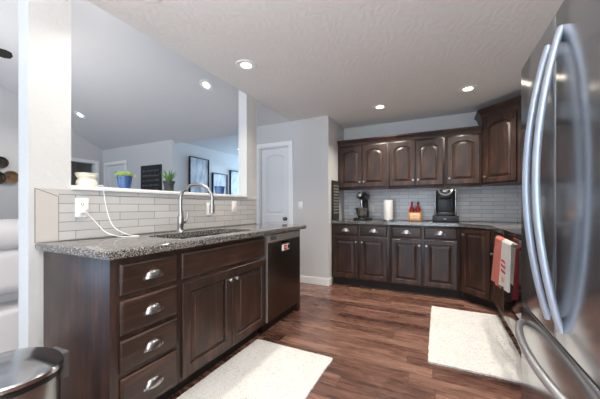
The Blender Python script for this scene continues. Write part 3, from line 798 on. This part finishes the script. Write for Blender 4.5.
# ceiling fan
hxp, hyp = -4.16, .69
zr = ZC+.5*(YD-hyp)
t = thing('ceiling_fan', 'dark ceiling fan in the living room, one blade tip visible at left', 'ceiling fan', (hxp, hyp, 2.70))
bm = B(); tube(bm, [(0,0,.05),(0,0,zr-2.70-.02)], .014, 12); obj('downrod', bm, M['black'], t)
bm = B(); lathe(bm, [(.0,-.09),(.06,-.085),(.10,-.05),(.11,0),(.09,.04),(.03,.06),(0,.06)], 28); obj('motor', bm, M['black'], t)
for k in range(5):
    bm = B(); P = [(.12,-.03),(.2,-.055),(.58,-.068),(.62,-.05),(.635,0),(.62,.05),(.58,.068),(.2,.055),(.12,.03)]
    prism(bm, P, -.004, .004)
    bmesh.ops.transform(bm, matrix=Rx(-.25), verts=bm.verts); box(bm, .08, .2, -.02, .02, -.012, -.005)
    o = obj('blade', bm, mat('fan_blade', (26,25,24), .5) if k == 0 else bpy.data.materials['fan_blade'], t); o.rotation_euler = (0,0,math.radians(78+72*k))
# recliner sofa
def leather():
    m = mat('pale_grey_upholstery', (206,204,205), .6); q = NT(m); q.bump(q.noise(q.coord(), 35, 3), .2, .004); return m
M['sofa'] = leather()
t = thing('recliner_sofa', 'light grey padded recliner sofa behind the white pillar at left', 'sofa', (-3.55, .55, 0), 0)
def cushion(nm, x0, x1, y0, y1, z0, z1, bev, par, seg=5):
    bm = B(); box(bm, x0, x1, y0, y1, z0, z1, bev, seg); o = obj(nm, bm, M['sofa'], par)
    s = o.modifiers.new('s', 'SUBSURF'); s.levels = 1; s.render_levels = 2; return o
cushion('base', 0, .90, -.75, .80, .06, .40, .04, t)
cushion('arm', 0, .93, .58, .83, .14, .66, .09, t); cushion('arm', 0, .93, -.80, -.56, .14, .66, .09, t)
for a, b_ in ((-.55,.00),(.01,.57)):
    cushion('seat_cushion', .0, .66, a, b_, .36, .52, .06, t)
    cushion('backrest', .60, .88, a, b_, .48, .84, .10, t); cushion('head_cushion', .58, .92, a, b_, .80, 1.02, .10, t)
bm = B()
for x, y in ((.06,-.70),(.84,-.70),(.06,.75),(.84,.75)): box(bm, x-.03, x+.03, y-.03, y+.03, 0, .07)
obj('feet', bm, M['black'], t)

# trash can
t = thing('trash_can', 'stainless step trash can with grey hinge beside the island end', 'trash can', (-1.309, .414, 0), 0)
t.rotation_euler = (0, 0, math.radians(4))
def dshape(s, z, bm, w_=.155, d_=.150):
    out = []
    for i in range(40):
        a = 2*PI*i/40; x = w_*math.cos(a); y = -d_*math.sin(a)
        if y > 0: y = d_*.9*abs(math.sin(a))**.8
        out.append(bm.verts.new((x*s, y*s, z)))
    return out
def dloft(bm, spec):
    R_ = [dshape(s, z, bm) for s, z in spec]
    for a, b_ in zip(R_, R_[1:]):
        for i in range(40): bm.faces.new((a[i], a[(i+1)%40], b_[(i+1)%40], b_[i]))
    bm.faces.new(R_[0]); bm.faces.new(R_[-1]); return bm
TZ = .525
obj('bin_body', dloft(B(), [(.93,.03),(.95,.035),(.95,TZ)]), M['steel'], t)
obj('base_ring', dloft(B(), [(.98,0),(1,.005),(1,.025),(.96,.029)]), M['black'], t)
obj('rim', dloft(B(), [(.97,TZ+.001),(.99,TZ+.004),(.99,TZ+.018),(.97,TZ+.02)]), M['black'], t)
obj('lid', dloft(B(), [(.99,TZ+.021),(1.01,TZ+.024),(1.01,TZ+.036),(.985,TZ+.041),(.94,TZ+.043),(.6,TZ+.055),(.05,TZ+.060)]), mat('lid_steel', (176,178,182), .16, 1), t)
bm = B(); box(bm, -.045, .045, .125, .16, TZ-.07, TZ+.034, .008, 3); obj('hinge_housing', bm, M['grey_plastic'], t)
bm = B(); box(bm, -.05, .05, -.185, -.139, .004, .022, .004); obj('pedal', bm, M['black'], t)

# ---------------------------------------------------------------- things on the back counter (z=.915)
CZ = .9155
# letter board leaning on the return wall
t = thing('menu_board', 'tall black framed board with white lettering leaning at the counter left end', 'sign', (XK+.006, 3.815, CZ), PI/2)
bm = B(); box(bm, 0, .30, -.018, -.0, 0, .58, .003); fr = obj('frame', bm, M['black'], t)
bm = B(); box(bm, .022, .278, -.0195, -.0181, .022, .558); obj('panel', bm, mat('board_grey', (52,50,48), .7), t)
bm = B()
for i in range(10): scribble(bm, .04, .26, .10+i*.044, .022, -.0205, .0022, 20+i)
obj('lettering', bm, mat('board_letters', (150,146,140), .8), t)
# stand mixer
t = thing('stand_mixer', 'black stand mixer with a steel bowl on the left back counter', 'mixer', (-1.00, 4.15, CZ), math.radians(-8))
bm = B(); prism(bm, rrect(-.105, .105, -.17, .15, .07, 6), 0, .035, .012); obj('base', bm, M['black'], t)
bm = B(); tube(bm, catmull([(0,.095,.03),(0,.10,.12),(0,.095,.24),(0,.08,.30)], 4), [.055]*5+[.045]*7+[.05], 18, sx=1, sy=.8, up=(0,1,0)); obj('column', bm, M['black'], t)
bm = B(); tube(bm, [(0,.155,.345),(0,.15,.345),(0,.11,.345),(0,.02,.355),(0,-.08,.36),(0,-.125,.36),(0,-.145,.36)], [.01,.045,.060,.064,.060,.052,.034], 22, up=(0,0,1)); obj('motor_head', bm, M['black'], t)
bm = B(); lathe(bm, [(.026,0),(.026,.010),(.018,.014),(0,.015)], 20, T(0,-.142,.362) @ Rx(PI/2)); obj('hub_cap', bm, M['chrome'], t)
bm = B(); tube(bm, [(0,.12,.395),(0,.0,.412),(0,-.10,.413)], [.012,.016,.012], 12, sx=2.4, sy=.7); obj('head_band', bm, M['chrome'], t)
bm = B(); tube(bm, [(0,-.06,.31),(0,-.06,.205)], .022, 12, up=(0,1,0)); tube(bm, [(0,-.06,.21),(-.04,-.06,.15),(0,-.06,.09),(.04,-.06,.15),(0,-.06,.21)], .005, 8, up=(0,1,0)); obj('beater', bm, M['steel'], t)
bm = B(); lathe(bm, [(.045,.036),(.05,.04),(.062,.07),(.078,.12),(.088,.175),(.092,.182),(.086,.182),(.075,.12),(.058,.07),(0,.05)], 30, T(0,-.06,0)); bw = obj('bowl', bm, M['steel'], t)
bm = B(); tube(bm, catmull([(-.078,-.06,.165),(-.115,-.06,.16),(-.115,-.06,.10),(-.068,-.06,.085)], 5), .006, 8, up=(0,1,0)); obj('bowl_handle', bm, M['steel'], bw)
# paper towel
t = thing('paper_towel_holder', 'white paper towel roll standing on a holder on the back counter', 'paper towels', (-.645, 4.20, CZ))
bm = B(); lathe(bm, [(.075,0),(.078,.004),(.07,.012),(0,.012)], 28); obj('base', bm, M['chrome'], t)
bm = B(); lathe(bm, [(.02,.0125),(.062,.0125),(.063,.015),(.063,.288),(.061,.29),(.02,.29)], 32, closed=False); obj('paper_roll', bm, mat('paper', (240,239,236), .9), t)
bm = B(); lathe(bm, [(.006,.0125),(.006,.305),(.011,.31),(.011,.318),(0,.322)], 14); obj('rod', bm, M['chrome'], t)
# crate with syrup bottles
cr = thing('wooden_caddy', 'small wooden caddy with a pale label holding red bottles', 'caddy', (-.285, 4.20, CZ), 0)
wm = mat('pine_wood', (178,128,78), .6)
bm = B()
for a in ((-.085,.085,-.06,-.052,0,.12),(-.085,.085,.052,.06,0,.12),(-.085,-.077,-.0515,.0515,0,.16),(.077,.085,-.0515,.0515,0,.16),(-.0765,.0765,-.0515,.0515,0,.008)): box(bm, *a, .0015)
obj('crate', bm, wm, cr)
bm = B(); tube(bm, [(-.076,.036,.15),(.076,.036,.15)], .006, 10); obj('carry_bar', bm, wm, cr)
bm = B(); box(bm, -.06, .06, -.0625, -.0602,   .02, .105, .0006); lb = obj('label_plate', bm, mat('label_cream', (232,196,164), .8), cr)
bm = B(); scribble(bm, -.045, .045, .065, .016, -.063, .002, 41); scribble(bm, -.04, .04, .03, .012, -.063, .0016, 42); obj('lettering', bm, mat('label_ink', (150,70,60), .8), lb)
rm = mat('dark_red_glass', (112,14,26), .15)
def bottle(x, y, label, hh=.0):
    t = thing('bottle', label, 'bottle', (-.285+x, 4.20+y, CZ+.009))
    bm = B(); lathe(bm, [(.028,0),(.034,.004),(.034,.15),(.029,.175),(.013,.20),(.012,.222),(.0,.222)], 20); obj('glass_body', bm, rm, t)
    bm = B(); lathe(bm, [(.015,.2225),(.015,.245),(.008,.248),(.008,.262),(0,.262)], 14); obj('cap', bm, mat('bottle_cap', (40,12,14), .4) if 'bottle_cap' not in bpy.data.materials else bpy.data.materials['bottle_cap'], t)
bottle(-.040, -.016, 'left dark red bottle standing in the small wooden caddy'); bottle(.038, -.016, 'right dark red bottle standing in the small wooden caddy')
# coffee brewer on a pod drawer
t = thing('pod_drawer', 'low black coffee pod drawer under the coffee brewer', 'drawer', (.085, 4.13, CZ))
bm = B(); box(bm, -.148, .148, -.14, .14, .0, .082, .005); obj('case', bm, M['black'], t)
bm = B(); box(bm, -.14, .14, -.1445, -.1405, .008, .074, .002); f_ = obj('drawer_front', bm, mat('dark_navy_plastic', (34,34,42), .4), t)
bm = B(); box(bm, -.022, .022, -.149, -.1446, .036, .046, .001); obj('pull', bm, M['steel'], f_)
t = thing('coffee_brewer', 'black and silver single cup coffee brewer under the upper cabinets', 'coffee maker', (.085, 4.13, CZ+.083))
bm = B(); box(bm, -.104, .104, -.12, .13, .0, .03, .006); obj('drip_base', bm, M['black'], t)
bm = B(); box(bm, -.105, .105, .02, .13, .0305, .33, .015, 3); obj('tower', bm, M['black'], t)
for s in (-1, 1):
    bm = B(); box(bm, s*.118-.012, s*.118+.012, -.09, .13, .001, .325, .009, 3); obj('side_panel', bm, M['steel'] if s < 0 else M['steel'], t)
bm = B(); box(bm, -.085, .085, -.11, .019, .215, .345, .025, 4); hd = obj('brew_head', bm, M['black'], t)
bm = B(); tube(bm, catmull([(-.078,-.10,.33),(-.06,-.122,.285),(0,-.130,.262),(.06,-.122,.285),(.078,-.10,.33)], 6), .011, 10); obj('handle', bm, M['chrome'], hd)
bm = B(); box(bm, -.03, .03, -.114, -.1105, .30, .325, .001); obj('display', bm, M['steel'], hd)
bm = B(); box(bm, -.075, .075, -.10, .015, .031, .038, .002); obj('drip_tray', bm, M['steel'], t)
